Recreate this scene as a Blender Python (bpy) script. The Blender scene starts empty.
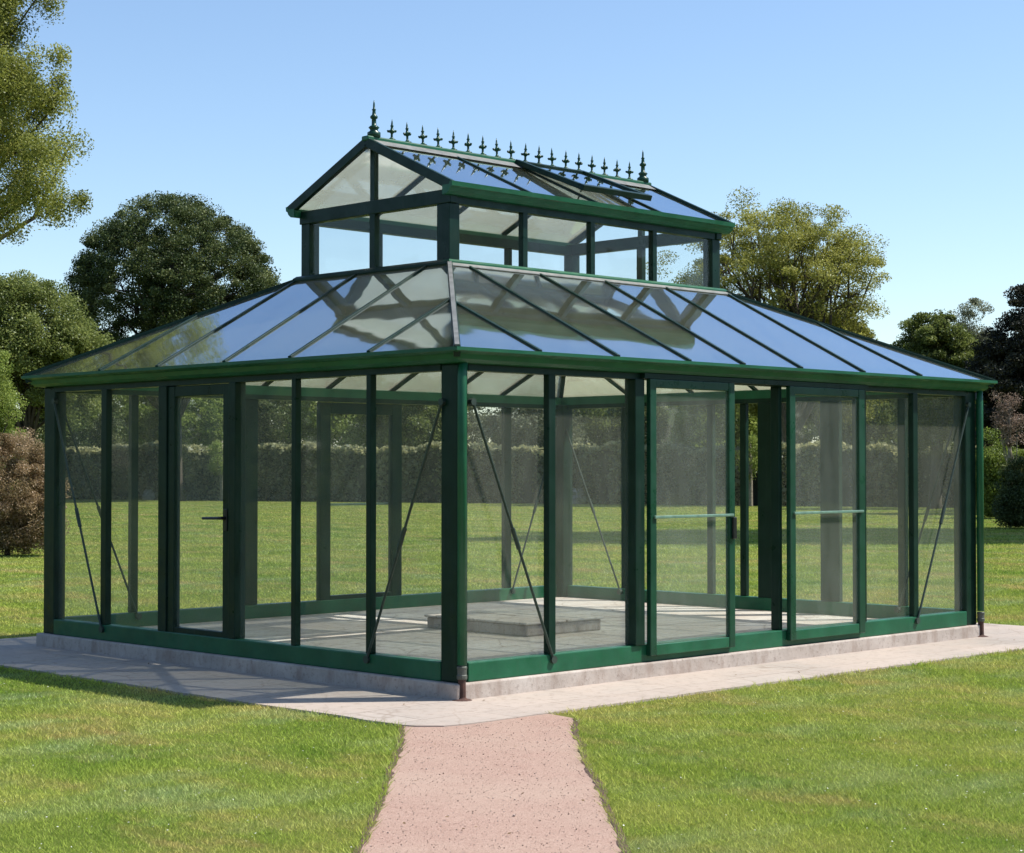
import bpy, math, random
import numpy as np
from mathutils import Vector, Matrix
random.seed(7)
RNG = np.random.default_rng(11)
S = bpy.context.scene
COL = S.collection
R_ = math.radians

# ------------------------------------------------------------------ camera, sky, sun, exposure
CAM = Vector((-8.944, -9.534, 1.647)); YAW = 45.138; PITCH = 1.289; F_PX = 1834.3
cam = bpy.data.cameras.new('camera'); cam_o = bpy.data.objects.new('camera', cam); COL.objects.link(cam_o)
cam.sensor_width = 36; cam.lens = F_PX * 36 / 1024; cam.clip_start = .1; cam.clip_end = 3000
cam_o.location = CAM; cam_o.rotation_euler = (R_(90 + PITCH), 0, R_(YAW - 90))
S.camera = cam_o
FWD = Vector((math.cos(R_(YAW)), math.sin(R_(YAW)), 0)); RGT = Vector((FWD.y, -FWD.x, 0))
SUN_EL, SUN_AZ = 54, 129
w = bpy.data.worlds.new('World'); S.world = w; w.use_nodes = True
wn, wl = w.node_tree.nodes, w.node_tree.links
sky = wn.new('ShaderNodeTexSky'); sky.sky_type = 'NISHITA'; sky.sun_disc = False
sky.sun_elevation = R_(SUN_EL); sky.sun_rotation = R_(SUN_AZ)
sky.air_density = 1.0; sky.dust_density = .35; sky.ozone_density = 1.5; sky.altitude = 0
bg = wn['Background']; bg.inputs[1].default_value = .13
tint = wn.new('ShaderNodeMixRGB'); tint.blend_type = 'MULTIPLY'; tint.inputs[0].default_value = 1; tint.inputs[2].default_value = (.905, .95, 1.0, 1)
wl.new(sky.outputs[0], tint.inputs[1]); wl.new(tint.outputs[0], bg.inputs[0])
sun = bpy.data.lights.new('sun', 'SUN'); sun.energy = 5.0; sun.angle = R_(.55); sun.color = (1, .95, .87)
sun_o = bpy.data.objects.new('sun', sun); COL.objects.link(sun_o)
sd = Vector((math.sin(R_(SUN_AZ)) * math.cos(R_(SUN_EL)), math.cos(R_(SUN_AZ)) * math.cos(R_(SUN_EL)), math.sin(R_(SUN_EL))))
sun_o.rotation_euler = sd.to_track_quat('Z', 'Y').to_euler(); sun_o.location = (20, -20, 40)
S.view_settings.view_transform = 'Standard'; S.view_settings.look = 'None'
S.view_settings.gamma = 1; S.view_settings.exposure = .5; S.view_settings.use_curve_mapping = False
S.render.engine = 'CYCLES'
S.cycles.transparent_max_bounces = 40; S.cycles.max_bounces = 10; S.cycles.glossy_bounces = 4
S.cycles.sample_clamp_indirect = 6

def at(u, D, z=0.0):
    p = CAM + FWD * D + RGT * ((u - 512) / F_PX * D)
    return Vector((p.x, p.y, z))

# ------------------------------------------------------------------ materials
class NT:
    def __init__(s, name):
        s.m = bpy.data.materials.new(name); s.m.use_nodes = True
        s.n = s.m.node_tree.nodes; s.l = s.m.node_tree.links; s.n.clear()
        s.out = s.n.new('ShaderNodeOutputMaterial')
    def add(s, t, **k):
        x = s.n.new('ShaderNode' + t)
        for a, b in k.items(): setattr(x, a, b)
        return x
    def link(s, a, b): s.l.new(a, b)
    def pos(s): return s.add('NewGeometry').outputs['Position']
    def noise(s, scale, detail=4, rough=.55, vec=None, stretch=None):
        x = s.add('TexNoise'); x.inputs['Scale'].default_value = scale; x.inputs['Detail'].default_value = detail
        x.inputs['Roughness'].default_value = rough
        v = vec or s.pos()
        if stretch:
            mp = s.add('Mapping'); mp.inputs['Scale'].default_value = stretch; s.link(v, mp.inputs[0]); v = mp.outputs[0]
        s.link(v, x.inputs['Vector']); return x.outputs['Fac']
    def ramp(s, fac, stops):
        x = s.add('ValToRGB'); e = x.color_ramp.elements
        while len(e) < len(stops): e.new(.5)
        for i, (p, c) in enumerate(stops):
            e[i].position = p; e[i].color = (*c, 1) if len(c) == 3 else c
        s.link(fac, x.inputs[0]); return x.outputs[0]
    def mix(s, fac, a, b, mode='MIX'):
        x = s.add('MixRGB', blend_type=mode)
        for v, i in ((fac, 0), (a, 1), (b, 2)):
            if hasattr(v, 'links'): s.link(v, x.inputs[i])
            else: x.inputs[i].default_value = v if not isinstance(v, tuple) else (*v, 1)
        return x.outputs[0]
    def math(s, op, a, b=0.0):
        x = s.add('Math', operation=op)
        for v, i in ((a, 0), (b, 1)):
            if hasattr(v, 'links'): s.link(v, x.inputs[i])
            else: x.inputs[i].default_value = v
        return x.outputs[0]
    def shmix(s, fac, a, b):
        x = s.add('MixShader')
        if hasattr(fac, 'links'): s.link(fac, x.inputs[0])
        else: x.inputs[0].default_value = fac
        s.link(a, x.inputs[1]); s.link(b, x.inputs[2]); return x.outputs[0]
    def bump(s, h, strength=.3, dist=.01):
        x = s.add('Bump'); x.inputs['Strength'].default_value = strength; x.inputs['Distance'].default_value = dist
        s.link(h, x.inputs['Height']); return x.outputs[0]
    def principled(s, col, rough=.5, metal=0, normal=None, spec=.5):
        p = s.add('BsdfPrincipled')
        for v, k in ((col, 'Base Color'), (rough, 'Roughness')):
            if hasattr(v, 'links'): s.link(v, p.inputs[k])
            else: p.inputs[k].default_value = (*v, 1) if isinstance(v, tuple) else v
        p.inputs['Metallic'].default_value = metal; p.inputs['Specular IOR Level'].default_value = spec
        if normal is not None: s.link(normal, p.inputs['Normal'])
        return p.outputs[0]
    def done(s, sh): s.link(sh, s.out.inputs[0]); return s.m

def m_paint(name, c, rough=.38, spec=.3):
    t = NT(name)
    n1 = t.noise(3.5, 6, .6); n2 = t.noise(60, 3, .6)
    col = t.mix(t.ramp(n1, [(.35, (0, 0, 0)), (.7, (1, 1, 1))]), tuple(x * .82 for x in c), tuple(min(1, x * 1.15 + .004) for x in c))
    col = t.mix(t.ramp(n2, [(.64, (0, 0, 0)), (.8, (.2, .2, .2))]), col, tuple(x * 1.8 + .004 for x in c))
    n3 = t.noise(22, 4, .65, stretch=(1, 1, .06)); col = t.mix(t.ramp(n3, [(.54, (0, 0, 0)), (.72, (.30,) * 3)]), col, tuple(x * .55 + .03 for x in c))
    r = t.ramp(t.noise(9, 4), [(.3, (rough - .08,) * 3), (.75, (rough + .2,) * 3)])
    return t.done(t.principled(col, r, 0, t.bump(n2, .12, .002), spec))
M = {}
M['green'] = m_paint('green_gloss_paint', (.008, .094, .042), .36, .35)
M['dkgreen'] = m_paint('dark_green_paint', (.003, .022, .013), .34, .22)

def m_plain(name, c, rough=.5, metal=0, c2=None, scale=20, bump=.2):
    t = NT(name); n1 = t.noise(scale, 5, .6)
    c2 = c2 or tuple(x * .6 for x in c)
    col = t.mix(t.ramp(n1, [(.3, (0, 0, 0)), (.7, (1, 1, 1))]), c2, c)
    return t.done(t.principled(col, rough, metal, t.bump(n1, bump, .004)))
M['mid'] = m_paint('satin_door_paint', (.005, .05, .025), .3, .4)
M['black'] = m_plain('black_handle_metal', (.012, .012, .013), .35)
M['rod'] = m_plain('dull_brace_steel', (.045, .07, .055), .5, .3)
M['lead'] = m_plain('pale_flashing_metal', (.22, .225, .21), .6, .2, (.12, .125, .12), 12)
M['collar'] = m_plain('worn_zinc_collar', (.12, .13, .11), .6, .4)
M['rust'] = m_plain('rusty_iron', (.10, .045, .03), .85, .1, (.045, .025, .02), 40, .5)
M['rail'] = m_plain('pale_green_rail', (.20, .34, .26), .35, .2)
M['bark'] = m_plain('tree_bark', (.085, .065, .05), .9, 0, (.035, .028, .023), 14, .8)
M['barkpale'] = m_plain('pale_bark', (.30, .27, .21), .9, 0, (.13, .11, .085), 14, .8)
M['rock'] = m_plain('pale_rock', (.42, .40, .35), .9, 0, (.2, .19, .16), 6, .8)

def m_glass(name, tint, dust_c, dust, refl, streak=None):
    t = NT(name)
    lw = t.add('LayerWeight'); lw.inputs['Blend'].default_value = .5
    fr = t.math('ADD', t.math('MULTIPLY', t.math('POWER', lw.outputs['Facing'], 4.2), .9 * refl[1]), refl[0])
    fr = t.math('MINIMUM', fr, .95)
    tr = t.add('BsdfTransparent'); tr.inputs[0].default_value = (*tint, 1)
    df = t.add('BsdfDiffuse'); df.inputs[0].default_value = (*dust_c, 1)
    wob = t.noise(.8, 2); 
    gl = t.add('BsdfGlossy'); gl.inputs['Roughness'].default_value = .02; gl.inputs[0].default_value = (.92, .96, 1, 1)
    t.link(t.bump(wob, .5, .008), gl.inputs['Normal'])
    nn = t.noise(1.3, 6, .65, stretch=(1, 1, .5)); 
    d = t.math('MULTIPLY', t.ramp(nn, [(.3, (.75,) * 3), (.72, (1.25,) * 3)]), dust)
    nf = t.noise(9, 3, .6, stretch=(1, 1, .25)); d = t.math('MULTIPLY', d, t.ramp(nf, [(.35, (.8,) * 3), (.7, (1.2,) * 3)]))
    a = t.shmix(d, tr.outputs[0], df.outputs[0])
    return t.done(t.shmix(fr, a, gl.outputs[0]))
M['glass'] = m_glass('slightly_dusty_wall_glass', (.985, .99, .98), (.45, .48, .41), .055, (.010, .5))
M['doorglass'] = m_glass('dusty_door_glass', (.98, .99, .98), (.45, .49, .43), .08, (.014, .55))
M['lglass'] = m_glass('lantern_glass', (.965, .975, .97), (.36, .38, .34), .014, (.012, .45))

def m_roofglass():
    # tinted reflective film outside; opal shading wash on the pane which glows beige when seen from below
    t = NT('shading_washed_roof_glass')
    lw = t.add('LayerWeight'); lw.inputs['Blend'].default_value = .5
    fr = t.math('ADD', t.math('MULTIPLY', t.math('POWER', lw.outputs['Facing'], 2.6), 1.15), .05)
    fr = t.math('MINIMUM', fr, .93)
    tl = t.add('BsdfTranslucent'); n = t.noise(2.2, 5, .6)
    t.link(t.ramp(n, [(.3, (.58, .545, .40)), (.7, (.70, .66, .50))]), tl.inputs[0])
    tr = t.add('BsdfTransparent'); tr.inputs[0].default_value = (.82, .86, .84, 1)
    base = t.shmix(.52, tl.outputs[0], tr.outputs[0])
    gl = t.add('BsdfGlossy'); gl.inputs['Roughness'].default_value = .035; gl.inputs[0].default_value = (.84, .93, 1, 1)
    t.link(t.bump(t.noise(.9, 2), .6, .01), gl.inputs['Normal'])
    return t.done(t.shmix(fr, base, gl.outputs[0]))
M['roof'] = m_roofglass()

def m_concrete():
    t = NT('weathered_pinkish_concrete')
    n1 = t.noise(2.5, 6, .65); n2 = t.noise(35, 5, .7); n3 = t.noise(9, 3, .6, stretch=(1, 1, .4))
    c = t.ramp(n1, [(.3, (.33, .28, .24)), (.55, (.45, .39, .34)), (.75, (.52, .47, .42))])
    c = t.mix(t.ramp(n2, [(.54, (0, 0, 0)), (.72, (.7, .7, .7))]), c, (.17, .13, .105))
    c = t.mix(t.ramp(n3, [(.48, (0, 0, 0)), (.7, (.6, .6, .6))]), c, (.26, .19, .15))
    return t.done(t.principled(c, .9, 0, t.bump(n2, .5, .006)))
M['concrete'] = m_concrete()

def m_paving(name, ca, cb, joint, sx=1.0, ang=0, jw=.012):
    t = NT(name)
    mp = t.add('Mapping'); mp.inputs['Rotation'].default_value = (0, 0, R_(ang)); t.link(t.pos(), mp.inputs[0])
    # warp the slab joints a little
    wn_ = t.add('TexNoise'); wn_.inputs['Scale'].default_value = 3; t.link(mp.outputs[0], wn_.inputs['Vector'])
    v = t.mix(.05, mp.outputs[0], wn_.outputs['Color'], 'ADD')
    br = t.add('TexBrick'); br.offset = .37; br.inputs['Scale'].default_value = sx
    br.inputs['Mortar Size'].default_value = jw; br.inputs['Brick Width'].default_value = .85; br.inputs['Row Height'].default_value = .56
    br.inputs['Mortar Smooth'].default_value = .6
    br.inputs['Color1'].default_value = (*ca, 1); br.inputs['Color2'].default_value = (*cb, 1); br.inputs['Mortar'].default_value = (*joint, 1)
    t.link(v, br.inputs['Vector'])
    n1 = t.noise(1.6, 7, .65); n2 = t.noise(28, 5, .7)
    c = t.mix(t.ramp(n1, [(.3, (.0,) * 3), (.75, (.75,) * 3)]), br.outputs['Color'], tuple(x * .72 for x in ca))
    c = t.mix(t.ramp(n2, [(.55, (0, 0, 0)), (.8, (.5,) * 3)]), c, tuple(x * .5 for x in cb))
    n3 = t.noise(5, 5, .7, stretch=(.4, 1.6, 1))
    c = t.mix(t.ramp(n3, [(.5, (0, 0, 0)), (.72, (.35,) * 3)]), c, (.46, .34, .28))
    v2 = t.add('TexVoronoi', feature='DISTANCE_TO_EDGE'); v2.inputs['Scale'].default_value = 1.5; wv2 = t.add('TexNoise'); wv2.inputs['Scale'].default_value = 5; t.link(t.pos(), wv2.inputs['Vector'])
    t.link(t.mix(.12, t.pos(), wv2.outputs['Color'], 'ADD'), v2.inputs['Vector'])
    c = t.mix(t.ramp(v2.outputs['Distance'], [(0, (.6,) * 3), (.018, (0, 0, 0))]), c, (.22, .17, .13))
    n5 = t.noise(.7, 4, .6, stretch=(1, 1, 1)); c = t.mix(t.ramp(n5, [(.4, (0, 0, 0)), (.6, (.6,) * 3)]), c, (.45, .365, .305))
    n6 = t.noise(13, 6, .75); c = t.mix(t.ramp(n6, [(.52, (0, 0, 0)), (.68, (.7,) * 3)]), c, (.24, .19, .15))
    h = t.math('ADD', t.math('MULTIPLY', br.outputs['Fac'], -1), t.math('MULTIPLY', n2, .5))
    return t.done(t.principled(c, .85, 0, t.bump(h, .5, .006)))
M['paving'] = m_paving('pale_stone_paving', (.43, .375, .325), (.34, .295, .255), (.24, .20, .165))
M['floor'] = m_paving('pale_floor_slabs', (.66, .62, .57), (.56, .52, .47), (.20, .17, .15), 1.0)

def m_gravel():
    t = NT('fine_pink_gravel')
    vo = t.add('TexVoronoi'); vo.inputs['Scale'].default_value = 170; t.link(t.pos(), vo.inputs['Vector'])
    n1 = t.noise(1.1, 6, .65); n2 = t.noise(30, 6, .75); n3 = t.noise(5, 5, .7, stretch=(1, .5, 1))
    c = t.ramp(vo.outputs['Color'], [(.0, (.25, .155, .12)), (.5, (.35, .23, .182)), (1, (.46, .325, .265))])
    c = t.mix(t.ramp(n1, [(.35, (0, 0, 0)), (.65, (.55,) * 3)]), c, (.41, .31, .245))
    c = t.mix(t.ramp(n3, [(.5, (0, 0, 0)), (.75, (.3,) * 3)]), c, (.29, .19, .15))
    c = t.mix(t.ramp(n2, [(.60, (0, 0, 0)), (.72, (.55,) * 3)]), c, (.18, .12, .09))
    return t.done(t.principled(c, .95, 0, t.bump(t.math('ADD', t.math('MULTIPLY', vo.outputs['Distance'], 1.0), t.math('MULTIPLY', n2, .15)), .4, .004), .15))
M['gravel'] = m_gravel()
M['soil'] = m_plain('dark_red_soil', (.13, .075, .05), .95, 0, (.05, .032, .022), 30, .8)

def grass_color(t):
    n1 = t.noise(.55, 5, .62); n2 = t.noise(2.3, 5, .65); n3 = t.noise(.12, 3); n4 = t.noise(.9, 6, .7, stretch=(1, .45, 1)); n5 = t.noise(1.5, 5, .6, stretch=(.5, 1, 1))
    c = t.ramp(n1, [(.34, (.058, .108, .016)), (.5, (.112, .155, .032)), (.64, (.175, .185, .062))])
    c = t.mix(t.ramp(n2, [(.35, (.6,) * 3), (.62, (0, 0, 0))]), c, (.070, .125, .020))
    c = t.mix(t.ramp(n4, [(.50, (0, 0, 0)), (.66, (.9,) * 3)]), c, (.19, .155, .075))
    c = t.mix(t.ramp(n5, [(.50, (0, 0, 0)), (.66, (.75,) * 3)]), c, (.125, .175, .085))
    c = t.mix(t.ramp(n3, [(.4, (0, 0, 0)), (.65, (.35,) * 3)]), c, (.15, .175, .035))
    wv = t.add('TexWave'); wv.inputs['Scale'].default_value = .22; wv.inputs['Distortion'].default_value = 1.2
    mp = t.add('Mapping'); mp.inputs['Rotation'].default_value = (0, 0, R_(20)); t.link(t.pos(), mp.inputs[0]); t.link(mp.outputs[0], wv.inputs['Vector'])
    return t.mix(t.ramp(wv.outputs['Fac'], [(.3, (0, 0, 0)), (.7, (.25,) * 3)]), c, (.16, .19, .05))
def m_lawn():
    t = NT('lawn_turf'); c = grass_color(t); nf = t.noise(40, 4, .7, stretch=(1, 1, 1))
    c = t.mix(t.ramp(nf, [(.3, (.5,) * 3), (.6, (0, 0, 0))]), c, (.06, .09, .018))
    c = t.mix(1.0, c, (1.1, 1.03, .85), 'MULTIPLY')
    return t.done(t.principled(c, .95, 0, t.bump(nf, .6, .03), .1))
M['lawn'] = m_lawn()
def m_blade():
    t = NT('grass_blade'); c = grass_color(t)
    at_ = t.add('Attribute'); at_.attribute_name = 'tone'
    c = t.mix(t.ramp(at_.outputs['Fac'], [(0, (.55, .6, .5)), (.5, (1, 1, 1)), (.93, (1.35, 1.25, 1.3)), (1, (2.2, 1.8, 2.4))]), c, (1, 1, 1), 'MIX')
    m = t.add('MixRGB', blend_type='MULTIPLY'); m.inputs[0].default_value = 1
    c0 = grass_color(t); t.link(c0, m.inputs[1])
    t.link(t.ramp(at_.outputs['Fac'], [(0, (2.55, 2.35, 2.1)), (.5, (3.0, 2.7, 2.4)), (.9, (3.35, 3.0, 2.75)), (1, (4.2, 3.6, 4.6))]), m.inputs[2])
    d = t.add('BsdfDiffuse'); tl = t.add('BsdfTranslucent'); t.link(m.outputs[0], d.inputs[0]); t.link(m.outputs[0], tl.inputs[0])
    return t.done(t.shmix(.35, d.outputs[0], tl.outputs[0]))
M['blade'] = m_blade()
def m_leaf(name, dark, mid, light, transl=.46, gloss=.02):
    t = NT(name); at_ = t.add('Attribute'); at_.attribute_name = 'tone'
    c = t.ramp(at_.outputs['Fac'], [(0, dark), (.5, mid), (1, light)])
    d = t.add('BsdfDiffuse'); tl = t.add('BsdfTranslucent'); t.link(c, d.inputs[0]); t.link(c, tl.inputs[0])
    g = t.add('BsdfGlossy'); g.inputs['Roughness'].default_value = .45; g.inputs[0].default_value = (.8, .85, .9, 1)
    return t.done(t.shmix(gloss, t.shmix(transl, d.outputs[0], tl.outputs[0]), g.outputs[0]))

# ------------------------------------------------------------------ object helpers
def tag(o, label=None, cat=None, group=None, kind=None):
    if label: o['label'] = label
    if cat: o['category'] = cat
    if group: o['group'] = group
    if kind: o['kind'] = kind
    return o
def empty(name, loc=(0, 0, 0), label=None, cat=None, group=None):
    o = bpy.data.objects.new(name, None); COL.objects.link(o); o.location = loc; o.empty_display_size = .2
    return tag(o, label, cat, group)
class MB:
    def __init__(s): s.v = []; s.f = []
    def raw(s, vs, fs):
        b = len(s.v); s.v += [tuple(x) for x in vs]; s.f += [tuple(i + b for i in f) for f in fs]; return s
    def hexa(s, p):  # 8 points: bottom 4 then top 4
        return s.raw(p, [(3, 2, 1, 0), (4, 5, 6, 7), (0, 1, 5, 4), (1, 2, 6, 5), (2, 3, 7, 6), (3, 0, 4, 7)])
    def box(s, x0, x1, y0, y1, z0, z1):
        return s.hexa([(x0, y0, z0), (x1, y0, z0), (x1, y1, z0), (x0, y1, z0), (x0, y0, z1), (x1, y0, z1), (x1, y1, z1), (x0, y1, z1)])
    def bar(s, p, q, wd, h, up=(0, 0, 1), off=0.0):  # wd across, h along up; off shifts along up
        p, q, up = Vector(p), Vector(q), Vector(up); d = (q - p).normalized(); a = d.cross(up).normalized(); n = a.cross(d).normalized()
        P = []
        for e in (-1, 1):
            for c, sg in ((p, -1), (p, 1), (q, 1), (q, -1)):
                P.append(c + a * (sg * wd / 2) + n * (e * h / 2 + off))
        return s.hexa(P)
    def tube(s, pts, rad, n=8, cap=True):
        pts = [Vector(p) for p in pts]; rad = rad if hasattr(rad, '__len__') else [rad] * len(pts)
        b = len(s.v); prev = None
        for i, p in enumerate(pts):
            d = (pts[min(i + 1, len(pts) - 1)] - pts[max(i - 1, 0)]).normalized()
            ref = prev if prev else (Vector((1, 0, 0)) if abs(d.x) < .9 else Vector((0, 1, 0)))
            a = (ref - d * ref.dot(d)).normalized(); prev = a; c = d.cross(a)
            for k in range(n):
                t = 2 * math.pi * k / n; s.v.append(tuple(p + (a * math.cos(t) + c * math.sin(t)) * rad[i]))
        for i in range(len(pts) - 1):
            for k in range(n):
                s.f.append((b + i * n + k, b + i * n + (k + 1) % n, b + (i + 1) * n + (k + 1) % n, b + (i + 1) * n + k))
        if cap: s.f.append(tuple(b + k for k in range(n))[::-1]); s.f.append(tuple(b + (len(pts) - 1) * n + k for k in range(n)))
        return s
    def lathe(s, c, prof, n=12):
        c = Vector(c); b = len(s.v)
        for r, z in prof:
            for k in range(n):
                t = 2 * math.pi * k / n; s.v.append((c.x + r * math.cos(t), c.y + r * math.sin(t), c.z + z))
        for i in range(len(prof) - 1):
            for k in range(n): s.f.append((b + i * n + k, b + i * n + (k + 1) % n, b + (i + 1) * n + (k + 1) % n, b + (i + 1) * n + k))
        s.f.append(tuple(b + k for k in range(n))[::-1]); s.f.append(tuple(b + (len(prof) - 1) * n + k for k in range(n))); return s
    def slab(s, poly, nrm, th):  # polygon thickened along -nrm
        nrm = Vector(nrm).normalized(); m = len(poly)
        top = [Vector(p) for p in poly]; bot = [p - nrm * th for p in top]
        return s.raw(top + bot, [tuple(range(m)), tuple(range(2 * m - 1, m - 1, -1))] + [(i, i + m, (i + 1) % m + m, (i + 1) % m) for i in range(m)])
    def build(s, name, mat, parent=None, bevel=0, smooth=False):
        me = bpy.data.meshes.new(name); me.from_pydata(s.v, [], s.f); me.materials.append(mat)
        import bmesh
        bm = bmesh.new(); bm.from_mesh(me); bmesh.ops.recalc_face_normals(bm, faces=bm.faces); bm.to_mesh(me); bm.free()
        if smooth:
            for p in me.polygons: p.use_smooth = True
        o = bpy.data.objects.new(name, me); COL.objects.link(o)
        if parent is not None:
            o.parent = parent
            if parent.type == 'EMPTY': o.location = -parent.location
        if bevel:
            b = o.modifiers.new('bevel', 'BEVEL'); b.width = bevel; b.segments = 2; b.limit_method = 'ANGLE'; b.angle_limit = R_(40)
        return o
def np_mesh(name, V, Fq, mat, tone=None, parent=None, k=4):
    me = bpy.data.meshes.new(name); nv, nf = len(V), len(Fq)
    me.vertices.add(nv); me.vertices.foreach_set('co', np.ascontiguousarray(V, dtype=np.float32).ravel())
    me.loops.add(nf * k); me.loops.foreach_set('vertex_index', np.ascontiguousarray(Fq, dtype=np.int32).ravel())
    me.polygons.add(nf); me.polygons.foreach_set('loop_start', np.arange(0, nf * k, k, dtype=np.int32))
    me.polygons.foreach_set('loop_total', np.full(nf, k, dtype=np.int32))
    me.update(calc_edges=True)
    if tone is not None:
        a = me.attributes.new('tone', 'FLOAT', 'POINT'); a.data.foreach_set('value', np.ascontiguousarray(tone, dtype=np.float32))
    me.materials.append(mat)
    o = bpy.data.objects.new(name, me); COL.objects.link(o)
    if parent is not None:
        o.parent = parent
        if parent.type == 'EMPTY': o.location = -parent.location
    return o

# ------------------------------------------------------------------ ground
LX, LY = 6.96, 5.62
def grid_sheet(name, x0, x1, y0, y1, z, mat):
    return MB().raw([(x0, y0, z), (x1, y0, z), (x1, y1, z), (x0, y1, z)], [(0, 1, 2, 3)]).build(name, mat)
tag(grid_sheet('lawn', -900, 900, -900, 900, -.016, M['lawn']), kind='structure')
# paving ring around the glasshouse, uneven outer edge, real thickness
def wobble_line(p, q, n, amp, seed):
    r = random.Random(seed); p, q = Vector(p), Vector(q); d = q - p; nn = Vector((-d.y, d.x)).normalized(); out = []
    a = 0
    for i in range(n):
        a = a * .6 + r.uniform(-amp, amp); out.append(p + d * (i / n) + nn * a)
    return out
PX0, PX1, PY0, PY1 = -1.14, 8.35, -.93, 6.5
outer = []
C4 = [(PX0, PY0), (PX1, PY0), (PX1, PY1), (PX0, PY1)]
for i in range(4): outer += wobble_line(C4[i], C4[(i + 1) % 4], 60, .014, i)
outer = [Vector((p.x, p.y)) if (p.x + p.y) > PX0 + PY0 + .22 else Vector((p.x + (PX0 + PY0 + .22 - p.x - p.y) / 2, p.y + (PX0 + PY0 + .22 - p.x - p.y) / 2)) for p in outer]
m = len(outer)
pv = MB().raw([(p.x, p.y, 0) for p in outer] + [(p.x, p.y, -.08) for p in outer], [tuple(range(m))] + [(i, (i + 1) % m, (i + 1) % m + m, i + m) for i in range(m)])
tag(pv.build('paving', M['paving']), kind='structure')
# gravel path from the near corner towards the camera
pd = Vector((-.695, -.719)).normalized()
def path_edges():
    L, Rr = [], []; r = random.Random(5); a = b = 0
    n = 260
    for i in range(n + 1):
        t = i / n * 16
        a = a * .9 + r.uniform(-.007, .007); b = b * .9 + r.uniform(-.007, .007)
        # the lawn flares away from the path where it meets the paving
        fl = .05 * math.exp(-t / .3)
        l = Vector((-1.00, -.61)) + pd * t; q = Vector((-.11, -1.18)) + pd * t
        nn = Vector((-pd.y, pd.x))
        L.append(l - nn * (a + fl + .012 * min(t, 6))); Rr.append(q + nn * (b + fl * .9 + .010 * min(t, 6)))
    return L, Rr
pl, pr = path_edges()
vs = [(p.x, p.y, -.008) for p in pl] + [(p.x, p.y, -.008) for p in pr]; n = len(pl)
vs += [(-.9, -.6, -.008), (.0, -.75, -.008)]
fs = [(i, i + n, i + n + 1, i + 1) for i in range(n - 1)] + [(0, 2 * n, 2 * n + 1, n)]
tag(MB().raw(vs, fs).build('path', M['gravel']), kind='structure')
for E_, sg in ((pl, 1), (pr, -1)):
    rs = random.Random(3 + sg); nn = Vector((-pd.y, pd.x)) * sg; A_, B_ = [], []; wv_ = 0
    for i, p in enumerate(E_):
        wv_ = wv_ * .7 + rs.uniform(-.009, .009)
        q = p + nn * (.006 + max(-.004, wv_) + (.012 if rs.random() < .15 else 0)); q2 = p - nn * .03
        A_.append((q.x, q.y, -.005)); B_.append((q2.x, q2.y, -.005))
    k_ = len(A_); tag(MB().raw(A_ + B_, [(i, i + 1, i + 1 + k_, i + k_) for i in range(k_ - 1)]).build('soil', M['soil']), kind='structure')  # dark soil margin, its colour also standing in for shade under the turf edge
PL = np.array([[p.x, p.y] for p in pl]); PR = np.array([[p.x, p.y] for p in pr])
def in_path(X, Y, edge=False):
    t = (X - (-.6)) * pd.x + (Y - (-.9)) * pd.y; s_ = X * (-pd.y) + Y * pd.x   # coordinate across
    tl = (PL[:, 0] + .6) * pd.x + (PL[:, 1] + .9) * pd.y; sl = PL[:, 0] * (-pd.y) + PL[:, 1] * pd.x
    tr = (PR[:, 0] + .6) * pd.x + (PR[:, 1] + .9) * pd.y; sr = PR[:, 0] * (-pd.y) + PR[:, 1] * pd.x
    a = np.interp(t, tl, sl); b = np.interp(t, tr, sr)
    lo, hi = np.minimum(a, b), np.maximum(a, b)
    if edge: return np.where(t > -.35, np.minimum(np.abs(s_ - lo), np.abs(s_ - hi)), 9)
    return (s_ > lo + .004) & (s_ < hi - .004) & (t > -.35)

# ------------------------------------------------------------------ the glasshouse
GH = empty('glasshouse', (0, 0, 0), 'green framed glass garden pavilion with raised roof lantern, standing on pale paving', 'glasshouse')
ZF, ZS, ZH, ZE = .115, .255, 2.345, 2.5
FL = grid_sheet('glasshouse_floor', .1, LX - .1, .1, LY - .1, ZF + .004, M['floor']); FL.parent = GH; FL.name = 'floor'
MB().box(-.047, LX + .047, -.047, LY + .047, -.06, ZF).build('plinth', M['concrete'], GH, bevel=.012)

def W_front(s, n, z): return Vector((s, -n, z))
def W_left(s, n, z): return Vector((-n, s, z))
def W_back(s, n, z): return Vector((s, LY + n, z))
def W_right(s, n, z): return Vector((LX + n, s, z))
def wbox(mb, P, s0, s1, n0, n1, z0, z1):
    a, b = P(s0, n0, z0), P(s1, n1, z1)
    return mb.box(min(a.x, b.x), max(a.x, b.x), min(a.y, b.y), max(a.y, b.y), min(a.z, b.z), max(a.z, b.z))
# corner posts
for x0, x1, y0, y1 in ((0, .10, 0, .18), (LX - .19, LX, 0, .14), (0, .12, LY - .19, LY), (LX - .17, LX, LY - .2, LY)):
    mb = MB().box(x0, x1, y0, y1, ZF, 2.392)
    mb.build('corner_post', M['dkgreen'], GH, bevel=.012)
def members(P, L, a0, a1, mull, panes):
    """a0/a1: ends after corner posts.  mull: (s0,s1,depth_in,depth_out)"""
    wbox(MB(), P, a0, a1, -.10, .006, ZF, ZS).build('sill_rail', M['green'], GH, bevel=.008)
    wbox(MB(), P, a0, a1, -.10, .004, ZH, 2.392).build('head_rail', M['dkgreen'], GH)
    for s0, s1, n0, n1 in mull:
        wbox(MB(), P, s0, s1, n0, n1, ZS, ZH).build('mullion', M['dkgreen'], GH, bevel=.006)
    for s0, s1 in panes:
        wbox(MB(), P, s0 - .004, s1 + .004, -.05, -.044, ZS - .004, ZH + .004).build('window_pane', M['glass'], GH)
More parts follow.
